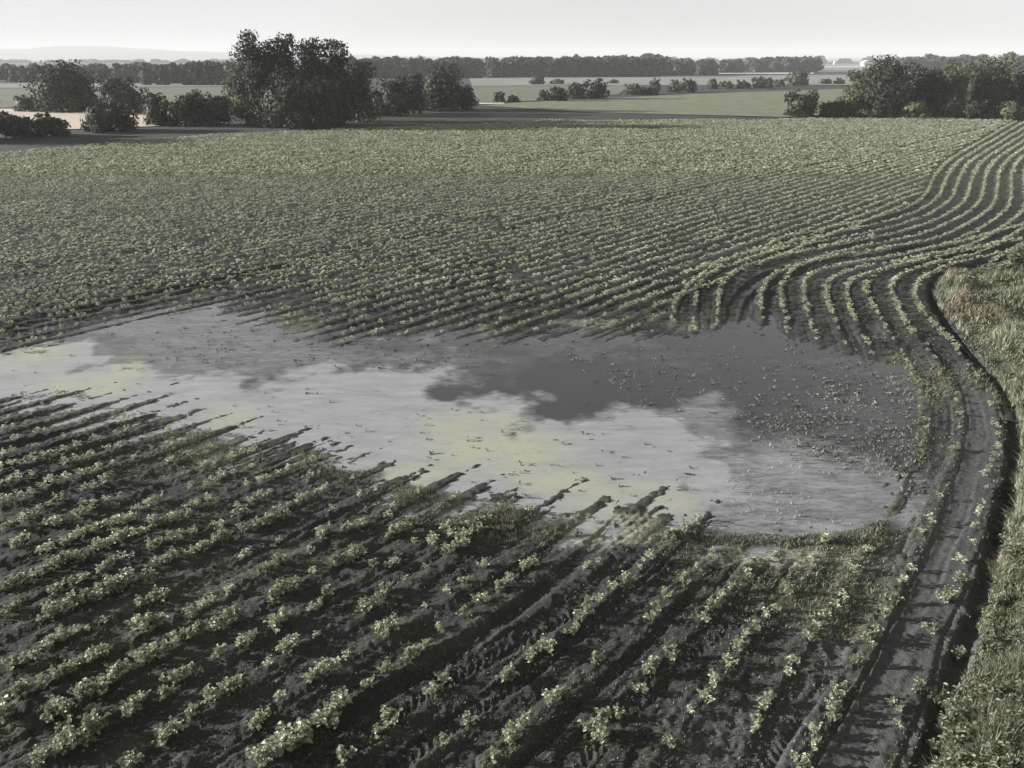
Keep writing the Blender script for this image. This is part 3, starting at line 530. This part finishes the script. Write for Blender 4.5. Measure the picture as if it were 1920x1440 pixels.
rd = np.vstack([in_px(3600, [(1540, 720), (1700, 700), (1735, 780), (1700, 900), (1560, 890), (1400, 830), (1460, 770)]), in_px(500, [(1130, 690), (1400, 700), (1380, 780), (1180, 760)]), in_px(900, [(1360, 850), (1660, 890), (1640, 980), (1360, 985)])])
rd = rd[fbm(rd[:, 0], rd[:, 1], 1.2, 3, 420) > -.15]
v2, q2 = blades(rd, np.full(len(rd), WL-.02), rng.uniform(.03, .13, len(rd)), .018, 1.3)
tag(link('drowned_plants', mesh('drowned_plants', np.vstack([v, v2]), np.vstack([q, q2+len(v)]), M['sprig'])), 'small drowned sprigs poking out of the flood water', 'seedlings', kind='stuff')
# leafy weeds leaning over the ditch, each its own thing
for (x, y, s, lab) in [(1773, 1315, 1.5, 'large pale bushy weed overhanging the ditch near its lower end'), (1775, 1125, 1.1, 'leafy weed reaching across the ditch halfway down the bank'), (1752, 1392, .9, 'small weed low in the dark ditch at the bottom edge'), (1885, 1003, .8, 'small upright weed on the grass edge above the ditch'), (1800, 1222, 1.0, 'pale weed on the grass edge between two ditch weeds')]:
    X_, Y_ = G(x, y); zz = relief(np.array([X_]), np.array([Y_]))[0][0]; V, Q, sv, sq = plant_template(int(x), .16, .34, 10, 6, .06, True)
    o = link('weed_plant', mesh('weed_plant', V*s, Q, M['crop']), None, (X_, Y_, zz)); link('stem', mesh('stem', sv*s, sq, M['grass']), o); tag(o, lab, 'weed', 'leafy weeds along the ditch')

for (x, y, s, lab) in [(1878, 516, 2.0, 'dark brushy clump at the top corner of the grass bank'), (1905, 502, 1.7, 'brushy clump at the edge behind the darkest one on the bank'), (1842, 512, 1.2, 'small brushy clump by the dry tan grass at the bank corner')]:
    X_, Y_ = G(x, y); zz = relief(np.array([X_]), np.array([Y_]))[0][0]; V, Q, sv, sq = plant_template(int(x), .42, .62, 30, 14, .11, True)
    o = link('brush_clump', mesh('brush_clump', V*s, Q, M['grass']), None, (X_, Y_, zz)); link('stem', mesh('stem', sv*s, sq, M['bark']), o); tag(o, lab, 'bush', 'brush on the bank corner')
# ------------------------------------------------------------------ trees
def tube(P, R, n=7):
    V = []; Q = []
    for i, (p, r) in enumerate(zip(P, R)):
        for j in range(n): V.append((p[0]+r*math.cos(j*6.283/n), p[1]+r*math.sin(j*6.283/n), p[2]))
    for i in range(len(P)-1):
        for j in range(n): Q.append((i*n+j, i*n+(j+1) % n, (i+1)*n+(j+1) % n, (i+1)*n+j))
    return V, Q
def crown(Wd, Hh, zb, seed, ls, dens=1.0, shape=.42, ragged=.5):   # leaf clumps over uneven lobes
    r = np.random.default_rng(seed); nb = int(np.clip(Wd*Hh/2.0, 18, 64)); Vs = []
    hc = Hh-zb; B = []
    for i in range(nb):
        t = r.uniform(.03, .93); pr_ = math.sqrt(max(.02, 1-((t-shape)/(max(shape, 1-shape)+.06))**2)); a = r.uniform(0, 6.283); rr = math.sqrt(r.random())*.80*pr_*Wd/2
        br = r.uniform(.22, .36)*min(Wd, Hh*.8)*(.62+.42*pr_)*(1-.35*ragged*r.random())
        zc = zb+t*hc; br = min(br, max(.35, Hh-zc)*1.05)
        B.append((rr*math.cos(a), rr*math.sin(a), zc, br))
    for i in range(int(nb*.35)):
        a = r.uniform(0, 6.283); rr = Wd*.5*r.uniform(.35, .8); B.append((rr*math.cos(a), rr*math.sin(a), zb+hc*r.uniform(.03, .22), min(Wd*.16, Hh*.2)*r.uniform(.8, 1.3)))
    tot = int(np.clip(dens*4.6*math.pi*Wd*hc*.8/(ls*ls), 300, 14000)); ar = np.array([b[3]**2 for b in B]); ar /= ar.sum()
    for (x, y, z, br), f in zip(B, ar):
        n = max(12, int(tot*f)); d = r.normal(size=(n, 3)); d /= np.linalg.norm(d, axis=1)[:, None]; rad = br*(1-.6*r.random(n)**1.8+.12*r.random(n)*(r.random(n) < .25))
        c = np.array([x, y, z])+d*rad[:, None]*np.array([1, 1, .9]); nm = d+.5*r.normal(size=(n, 3)); nm /= np.linalg.norm(nm, axis=1)[:, None]
        t1 = np.cross(nm, r.normal(size=(n, 3))); t1 /= np.linalg.norm(t1, axis=1)[:, None]; t2 = np.cross(nm, t1); s = ls*r.uniform(.55, 1.25, n)[:, None]
        Vs.append(np.stack([c-t1*s*.5, c+t2*s*.36-nm*s*.12, c+t1*s*.55, c-t2*s*.36-nm*s*.12], 1))
    n = int(tot*.22); d = r.normal(size=(n, 3)); d /= np.linalg.norm(d, axis=1)[:, None]; c = d*(r.random(n)**.4)[:, None]*np.array([Wd*.36, Wd*.36, hc*.42])+np.array([0, 0, zb+hc*.43])
    t1 = np.cross(d, r.normal(size=(n, 3))); t1 /= np.linalg.norm(t1, axis=1)[:, None]; t2 = np.cross(d, t1); s = ls*1.7
    Vs.append(np.stack([c-t1*s*.5, c+t2*s*.4, c+t1*s*.5, c-t2*s*.4], 1))
    V = np.vstack(Vs).reshape(-1, 3); m = V[:, 2] > .02; V[:, 2] = np.maximum(V[:, 2], .02)
    return V, np.arange(len(V)).reshape(-1, 4)
tree_n = 0
def tree(name, cat, px, base, top, wpx, label, group, mat='crown', zb=.08, dens=1., shape=.42, ragged=.5, slim=1.):
    global tree_n; tree_n += 1
    X_, Y_ = (float(a) for a in G(px, base)); Hh = z_at(Y_, top); D = Y_*math.cos(TH)+H*math.sin(TH); Wd = 1.1*wpx*D/F
    o = empty(name, (X_, Y_, 0)); tag(o, label, cat, group); ls = max(.3, .0034*D)
    V, Q = crown(Wd, Hh, zb*Hh, 1000+tree_n, ls, dens, shape, ragged); link('crown' if cat == 'tree' else 'foliage', mesh(name+'_leaves', V, Q, M[mat]), o)
    r = random.Random(tree_n); tr = .028*Hh+.05; Pz = [np.array([0, 0, -.3]), np.array([r.uniform(-.1, .1), r.uniform(-.1, .1), Hh*.3]), np.array([r.uniform(-.3, .3), r.uniform(-.3, .3), Hh*.75])]
    V, Q = tube(Pz, [tr*1.25, tr*.8, tr*.2])
    for i in range(5):
        a = r.uniform(0, 6.283); z0 = Hh*r.uniform(.18, .5); e = np.array([math.cos(a)*Wd*.3, math.sin(a)*Wd*.3, z0+Hh*.25]); v, q = tube([np.array([0, 0, z0]), e*np.array([.5, .5, 1])-np.array([0, 0, Hh*.1]), e], [tr*.5, tr*.32, tr*.1], 5)
        Q = list(Q)+[tuple(len(V)+k for k in f) for f in q]; V = list(V)+list(v)
    link('trunk' if cat == 'tree' else 'stem', mesh(name+'_trunk', np.array(V), np.array(Q), M['bark'], True), o)
gl = 'trees and bushes of the hedge west of the field'; gl = 'trees and bushes along the far hedge by the wheat'
for a in [
 ('bush', 'bush', 30, 259, 207, 88, 'dark ragged bush at the very edge before the wheat field', gl, 'crown', .02),
 ('bush', 'bush', 98, 256, 211, 74, 'low dark bush against the pale wheat, between two larger bushes', gl, 'crown', .02),
 ('tree', 'tree', 135, 210, 110, 118, 'broad round tree standing behind the wheat field, tallest there', gl, 'crown', .05),
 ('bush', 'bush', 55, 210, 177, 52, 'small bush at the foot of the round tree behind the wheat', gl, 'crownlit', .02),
 ('bush', 'bush', 160, 210, 168, 54, 'leafy skirt bush growing under the round tree by the wheat', gl, 'crown', .02),
 ('bush', 'bush', 205, 247, 186, 116, 'broad dark bush in front of the wheat field', gl, 'crown', .02),
 ('tree', 'tree', 240, 214, 144, 84, 'small rounded tree between the round tree and the hedge shrubs', gl, 'crown', .05),
 ('shrub', 'shrub', 300, 236, 172, 56, 'hedge shrub next to the gap showing pale wheat', gl, 'crown', .02),
 ('shrub', 'shrub', 342, 237, 178, 60, 'low dark hedge shrub, second from the wheat gap', gl, 'crown', .02),
 ('shrub', 'shrub', 372, 234, 167, 56, 'hedge shrub with the highest rounded top in the hedge', gl, 'crown', .02),
 ('shrub', 'shrub', 413, 234, 176, 54, 'grey green hedge shrub touching the sunlit tall tree', gl, 'crown', .02),
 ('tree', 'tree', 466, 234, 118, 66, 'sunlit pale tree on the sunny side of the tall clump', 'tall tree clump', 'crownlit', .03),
 ('tree', 'tree', 498, 236, 54, 70, 'tallest tree of the clump, its top lit from one side', 'tall tree clump', 'crown', .05, 1.25, .5),
 ('tree', 'tree', 546, 237, 60, 56, 'dark tall tree with a knobbly separate top, second highest in the clump', 'tall tree clump', 'crown', .04, 1.25, .5),
 ('tree', 'tree', 597, 236, 67, 60, 'tall tree in the middle of the dark clump', 'tall tree clump', 'crown', .04, 1.25, .5),
 ('tree', 'tree', 638, 234, 70, 58, 'airy topped tall tree, last of the high ones in the clump', 'tall tree clump', 'crown', .04, 1.1, .48, .8),
 ('tree', 'tree', 672, 229, 112, 76, 'lower dark tree on the shaded end of the tall clump', 'tall tree clump', 'crown', .03),
 ('bush', 'bush', 565, 239, 128, 180, 'dark undergrowth bush at the feet of the tall clump', 'tall tree clump', 'crown', .02, 1.2),
 ('tree', 'tree', 742, 218, 140, 66, 'low spreading tree beside the shaded end of the tall clump', gl, 'crown', .03),
 ('tree', 'tree', 775, 214, 135, 52, 'dark rounded tree between the spreading tree and the hedge end', gl, 'crown', .03),
 ('tree', 'tree', 828, 208, 116, 86, 'broad flat topped tree near the end of the hedge', gl, 'crown', .04, 1.1, .5),
 ('bush', 'bush', 872, 205, 158, 44, 'bush closing the end of the hedge by the shadowed field', gl, 'crown', .02),
 ('bush', 'bush', 712, 218, 160, 30, 'small sunlit bush in the notch beside the tall clump', gl, 'crownlit', .02),
 ('tree', 'tree', -75, 264, 150, 130, 'large hedge tree beyond the edge of the picture', gl, 'crown', .03)]:
    tree(*a)
gm = 'bushes and small trees out in the middle fields'
for a in [
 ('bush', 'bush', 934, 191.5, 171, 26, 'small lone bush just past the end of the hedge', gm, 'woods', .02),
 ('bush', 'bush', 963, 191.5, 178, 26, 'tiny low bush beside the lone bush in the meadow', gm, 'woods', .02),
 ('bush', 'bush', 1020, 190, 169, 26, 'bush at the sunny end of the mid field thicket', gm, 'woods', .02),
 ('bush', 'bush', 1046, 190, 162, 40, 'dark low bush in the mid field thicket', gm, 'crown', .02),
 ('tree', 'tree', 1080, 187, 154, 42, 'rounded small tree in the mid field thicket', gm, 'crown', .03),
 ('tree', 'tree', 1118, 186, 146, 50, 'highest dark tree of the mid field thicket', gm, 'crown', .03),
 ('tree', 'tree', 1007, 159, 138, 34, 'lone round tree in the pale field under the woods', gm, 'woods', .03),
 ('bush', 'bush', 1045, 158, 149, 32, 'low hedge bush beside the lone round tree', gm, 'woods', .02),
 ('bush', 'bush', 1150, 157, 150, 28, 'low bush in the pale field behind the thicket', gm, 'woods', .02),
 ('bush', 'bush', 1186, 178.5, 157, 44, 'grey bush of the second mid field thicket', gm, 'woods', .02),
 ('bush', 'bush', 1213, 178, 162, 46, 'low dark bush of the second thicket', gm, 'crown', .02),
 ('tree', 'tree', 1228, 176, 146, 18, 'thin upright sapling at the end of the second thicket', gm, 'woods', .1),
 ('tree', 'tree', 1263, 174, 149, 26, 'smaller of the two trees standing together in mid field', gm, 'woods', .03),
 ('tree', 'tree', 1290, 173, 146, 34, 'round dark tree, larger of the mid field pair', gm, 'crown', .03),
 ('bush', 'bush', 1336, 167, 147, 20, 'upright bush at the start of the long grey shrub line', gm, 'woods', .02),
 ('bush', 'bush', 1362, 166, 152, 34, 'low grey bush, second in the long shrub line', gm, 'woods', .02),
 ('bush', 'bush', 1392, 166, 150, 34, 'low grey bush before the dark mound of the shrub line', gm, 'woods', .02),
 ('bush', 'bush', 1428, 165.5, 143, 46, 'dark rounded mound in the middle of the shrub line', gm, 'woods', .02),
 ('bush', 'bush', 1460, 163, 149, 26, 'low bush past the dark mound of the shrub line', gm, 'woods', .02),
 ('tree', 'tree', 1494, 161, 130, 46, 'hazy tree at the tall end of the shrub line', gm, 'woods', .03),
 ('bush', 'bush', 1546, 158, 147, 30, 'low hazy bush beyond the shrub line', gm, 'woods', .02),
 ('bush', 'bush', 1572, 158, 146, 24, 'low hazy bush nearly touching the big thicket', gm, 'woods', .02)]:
    tree(*a)
gr = 'trees and bushes of the big thicket at the field end'
for a in [
 ('bush', 'bush', 1501, 219, 166, 70, 'rounded bush standing out at the open end of the big thicket', gr, 'crown', .02),
 ('bush', 'bush', 1555, 219, 186, 48, 'low shrub linking the rounded bush to the big thicket', gr, 'crown', .02),
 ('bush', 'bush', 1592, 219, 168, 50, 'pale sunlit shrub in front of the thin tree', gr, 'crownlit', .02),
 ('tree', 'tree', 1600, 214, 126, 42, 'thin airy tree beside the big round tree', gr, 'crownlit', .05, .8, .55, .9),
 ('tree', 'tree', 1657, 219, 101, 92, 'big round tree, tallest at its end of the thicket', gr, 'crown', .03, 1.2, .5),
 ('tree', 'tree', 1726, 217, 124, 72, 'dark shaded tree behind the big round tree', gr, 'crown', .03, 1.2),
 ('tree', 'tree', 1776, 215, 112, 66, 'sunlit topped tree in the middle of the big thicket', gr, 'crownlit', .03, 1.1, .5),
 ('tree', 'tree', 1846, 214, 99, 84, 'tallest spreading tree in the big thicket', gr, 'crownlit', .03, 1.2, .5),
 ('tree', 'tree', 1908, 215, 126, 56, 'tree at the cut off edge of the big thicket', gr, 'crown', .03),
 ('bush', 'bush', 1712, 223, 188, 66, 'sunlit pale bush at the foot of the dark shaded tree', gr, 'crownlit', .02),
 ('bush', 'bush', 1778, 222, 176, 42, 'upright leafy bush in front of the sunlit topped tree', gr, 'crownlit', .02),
 ('bush', 'bush', 1826, 224, 186, 58, 'rounded dark bush below the tallest spreading tree', gr, 'crown', .02),
 ('bush', 'bush', 1890, 225, 189, 70, 'broad low bush at the edge where the rows end', gr, 'crownlit', .02),
 ('bush', 'bush', 1650, 222, 192, 60, 'low undergrowth bush beneath the big round tree', gr, 'crown', .02)]:
    tree(*a)
# ------------------------------------------------------------------ far woods, hills, farm buildings
def woods(lst, label, seed):
    r = np.random.default_rng(seed); vs = []; qs = []; off = 0
    for x0, x1, b0, b1, t0, t1, depth in lst:
        n = int((x1-x0)/11)
        for i in range(n*depth):
            f = r.random(); row = i % depth; px = x0+(x1-x0)*f; base = b0+(b1-b0)*f; top = t0+(t1-t0)*f
            X_, Y_ = (float(a) for a in G(px, base)); k = Y_*(1+.09*row); X_ *= k/Y_; D = k*math.cos(TH)+H*math.sin(TH)
            Hh = z_at(k, top+r.normal(0, 2.4)+(3 if row == 0 else 0)); wd = r.uniform(16, 34)*D/F
            v, q = crown(wd, max(Hh, 3), .02*Hh, int(r.integers(1e9)), .0042*D, .42, .45, .8); v = v+np.array([X_, k, 0]); vs.append(v); qs.append(q+off); off += len(v)
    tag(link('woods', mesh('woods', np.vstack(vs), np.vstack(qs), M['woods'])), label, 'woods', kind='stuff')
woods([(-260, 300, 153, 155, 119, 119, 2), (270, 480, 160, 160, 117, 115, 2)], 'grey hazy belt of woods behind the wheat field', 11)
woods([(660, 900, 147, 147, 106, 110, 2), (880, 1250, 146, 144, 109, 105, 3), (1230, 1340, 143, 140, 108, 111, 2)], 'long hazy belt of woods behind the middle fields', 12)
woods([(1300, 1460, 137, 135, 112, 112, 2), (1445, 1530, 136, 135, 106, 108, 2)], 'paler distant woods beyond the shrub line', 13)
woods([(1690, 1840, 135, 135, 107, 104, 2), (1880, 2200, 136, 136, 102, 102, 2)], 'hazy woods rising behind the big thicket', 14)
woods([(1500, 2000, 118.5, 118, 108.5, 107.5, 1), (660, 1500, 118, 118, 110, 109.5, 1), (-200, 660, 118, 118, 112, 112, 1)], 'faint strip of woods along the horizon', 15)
def hills():
    px = np.linspace(-500, 2400, 300); Yd = 6000.
    top = np.interp(px, [-500, -100, 40, 120, 200, 330, 470, 560, 660, 760, 1000, 1500, 2400], [96, 94, 92, 86, 86, 95, 100, 99, 102, 105, 108, 109, 108])+.7*vnoise(px, px*0, 30, 5)+.4*vnoise(px, px*0, 9, 6)
    X_ = (px-960)/F*Yd*.92; V = []; Q = []
    for j, (dy, hf) in enumerate(((0, 0), (150, .55), (420, 1), (900, .2))):
        for i in range(300): V.append((X_[i]*(1+dy/Yd), Yd+dy, -1.3 if hf == 0 else max(1, z_at(Yd+420, top[i]))*hf))
    for j in range(3):
        for i in range(299): Q.append((j*300+i, j*300+i+1, (j+1)*300+i+1, (j+1)*300+i))
    tag(link('hills', mesh('hills', V, Q, plain('hill_woods', (.05, .055, .045), (.09, .09, .075), .01), True)), kind='structure'); return max(v[2] for v in V)
hill_top = hills()
M['white'] = plain('white_paint', (.74, .74, .73), (.82, .82, .81), .5, .6); M['tin'] = plain('tin_roof', (.38, .38, .38), (.46, .46, .46), .4, .5); M['dark'] = plain('dark_door', (.05, .05, .05), (.08, .08, .08), .5)
def box(x0, x1, y0, y1, z0, z1):
    return [(x0, y0, z0), (x1, y0, z0), (x1, y1, z0), (x0, y1, z0), (x0, y0, z1), (x1, y0, z1), (x1, y1, z1), (x0, y1, z1)], [(0, 1, 5, 4), (1, 2, 6, 5), (2, 3, 7, 6), (3, 0, 4, 7), (4, 5, 6, 7), (3, 2, 1, 0)]
def shed(px, base, wpx, hpx, label, cat):
    X_, Y_ = (float(a) for a in G(px, base)); m = Y_/F; w = wpx*m; h = hpx*m; o = empty('farm_'+cat, (X_, Y_, .3)); tag(o, label, cat, 'white farm buildings far off'); dp = w*1.1
    link('wall', mesh('wall', *box(-w/2, w/2, 0, dp, 0, h*.62), M['white']), o)
    e = w*.04; V = [(-w/2-e, -e, h*.6), (0, -e, h), (w/2+e, -e, h*.6), (-w/2-e, dp+e, h*.6), (0, dp+e, h), (w/2+e, dp+e, h*.6)]
    V += [(a, b, c+.35) for a, b, c in V]; Q = [(6, 7, 10, 9), (7, 8, 11, 10), (0, 3, 4, 1), (1, 4, 5, 2), (0, 1, 7, 6), (1, 2, 8, 7), (3, 9, 10, 4), (4, 10, 11, 5), (0, 6, 9, 3), (2, 5, 11, 8)]
    link('roof', mesh('roof', V, Q, M['tin']), o); g = [(-w/2, .0, h*.62), (w/2, .0, h*.62), (w/2*.05, 0, h*.98), (-w/2*.05, 0, h*.98)]; link('gable', mesh('gable', g, [(0, 1, 2, 3)], M['white']), o)
    link('door', mesh('door', *box(-w*.18, w*.18, -.12, -.02, 0, h*.42), M['dark']), o)
shed(1626, 123, 13, 8, 'white farm shed showing above the edge of the big thicket', 'shed'); shed(1565, 121, 3, 5, 'tiny white silo building alone on the far plain', 'silo')

# ------------------------------------------------------------------ air, sky, sun, camera
SUN_EL, SUN_AZ = 12.0, math.atan2(.09, -1.0)              # the sun stands low to the left, a little ahead of the camera
top_z = max(hill_top, 30)+6
hz, nt, out = newmat('haze'); pv = nt.nodes.new('ShaderNodeVolumePrincipled'); pv.inputs['Color'].default_value = (.72, .72, .72, 1); pv.inputs['Density'].default_value = .00024
nt.links.new(pv.outputs[0], out.inputs['Volume'])
tag(link('haze', mesh('haze', *box(-9600, 9600, -800, 9600, -2.4, top_z), hz)), kind='stuff')
w = bpy.data.worlds.new('World'); S.world = w; w.use_nodes = True; nt = w.node_tree; bg = nt.nodes['Background']
sky = nt.nodes.new('ShaderNodeTexSky'); sky.sky_type = 'NISHITA'; sky.sun_disc = False; sky.sun_elevation = math.radians(SUN_EL)
sky.sun_rotation = math.pi/2-SUN_AZ; sky.air_density = 1.0; sky.dust_density = 1.0; sky.ozone_density = 1.0
hs = N(nt, 'ShaderNodeHueSaturation', Saturation=.03); nt.links.new(sky.outputs[0], hs.inputs['Color']); lim = nt.nodes.new('ShaderNodeMix'); lim.data_type = 'RGBA'; lim.blend_type = 'DARKEN'; lim.inputs[0].default_value = 1; lim.inputs[7].default_value = (4.0, 4.0, 4.0, 1)
nt.links.new(hs.outputs[0], lim.inputs[6]); nt.links.new(lim.outputs[2], bg.inputs[0]); bg.inputs[1].default_value = .06
sl = bpy.data.lights.new('sun', 'SUN'); sl.energy = 5.0; sl.angle = math.radians(.5); sl.color = (1, .995, .985); so = bpy.data.objects.new('sun', sl); COL.objects.link(so)
from mathutils import Vector
e = math.radians(SUN_EL); so.rotation_euler = Vector((math.cos(e)*math.cos(SUN_AZ), math.cos(e)*math.sin(SUN_AZ), math.sin(e))).to_track_quat('Z', 'Y').to_euler(); so.location = (-60, 10, 40)
cam = bpy.data.cameras.new('camera'); cam.sensor_width = 36; cam.lens = 36*F/1920; cam.clip_end = 30000; co = bpy.data.objects.new('camera', cam); COL.objects.link(co)
co.location = (0, 0, H); co.rotation_euler = (math.pi/2-TH, 0, 0); S.camera = co
S.view_settings.view_transform = 'Standard'; S.view_settings.look = 'None'; S.view_settings.exposure = 1.65
S.cycles.volume_bounces = 0; S.cycles.max_bounces = 6; S.cycles.transparent_max_bounces = 6; S.cycles.use_denoising = True
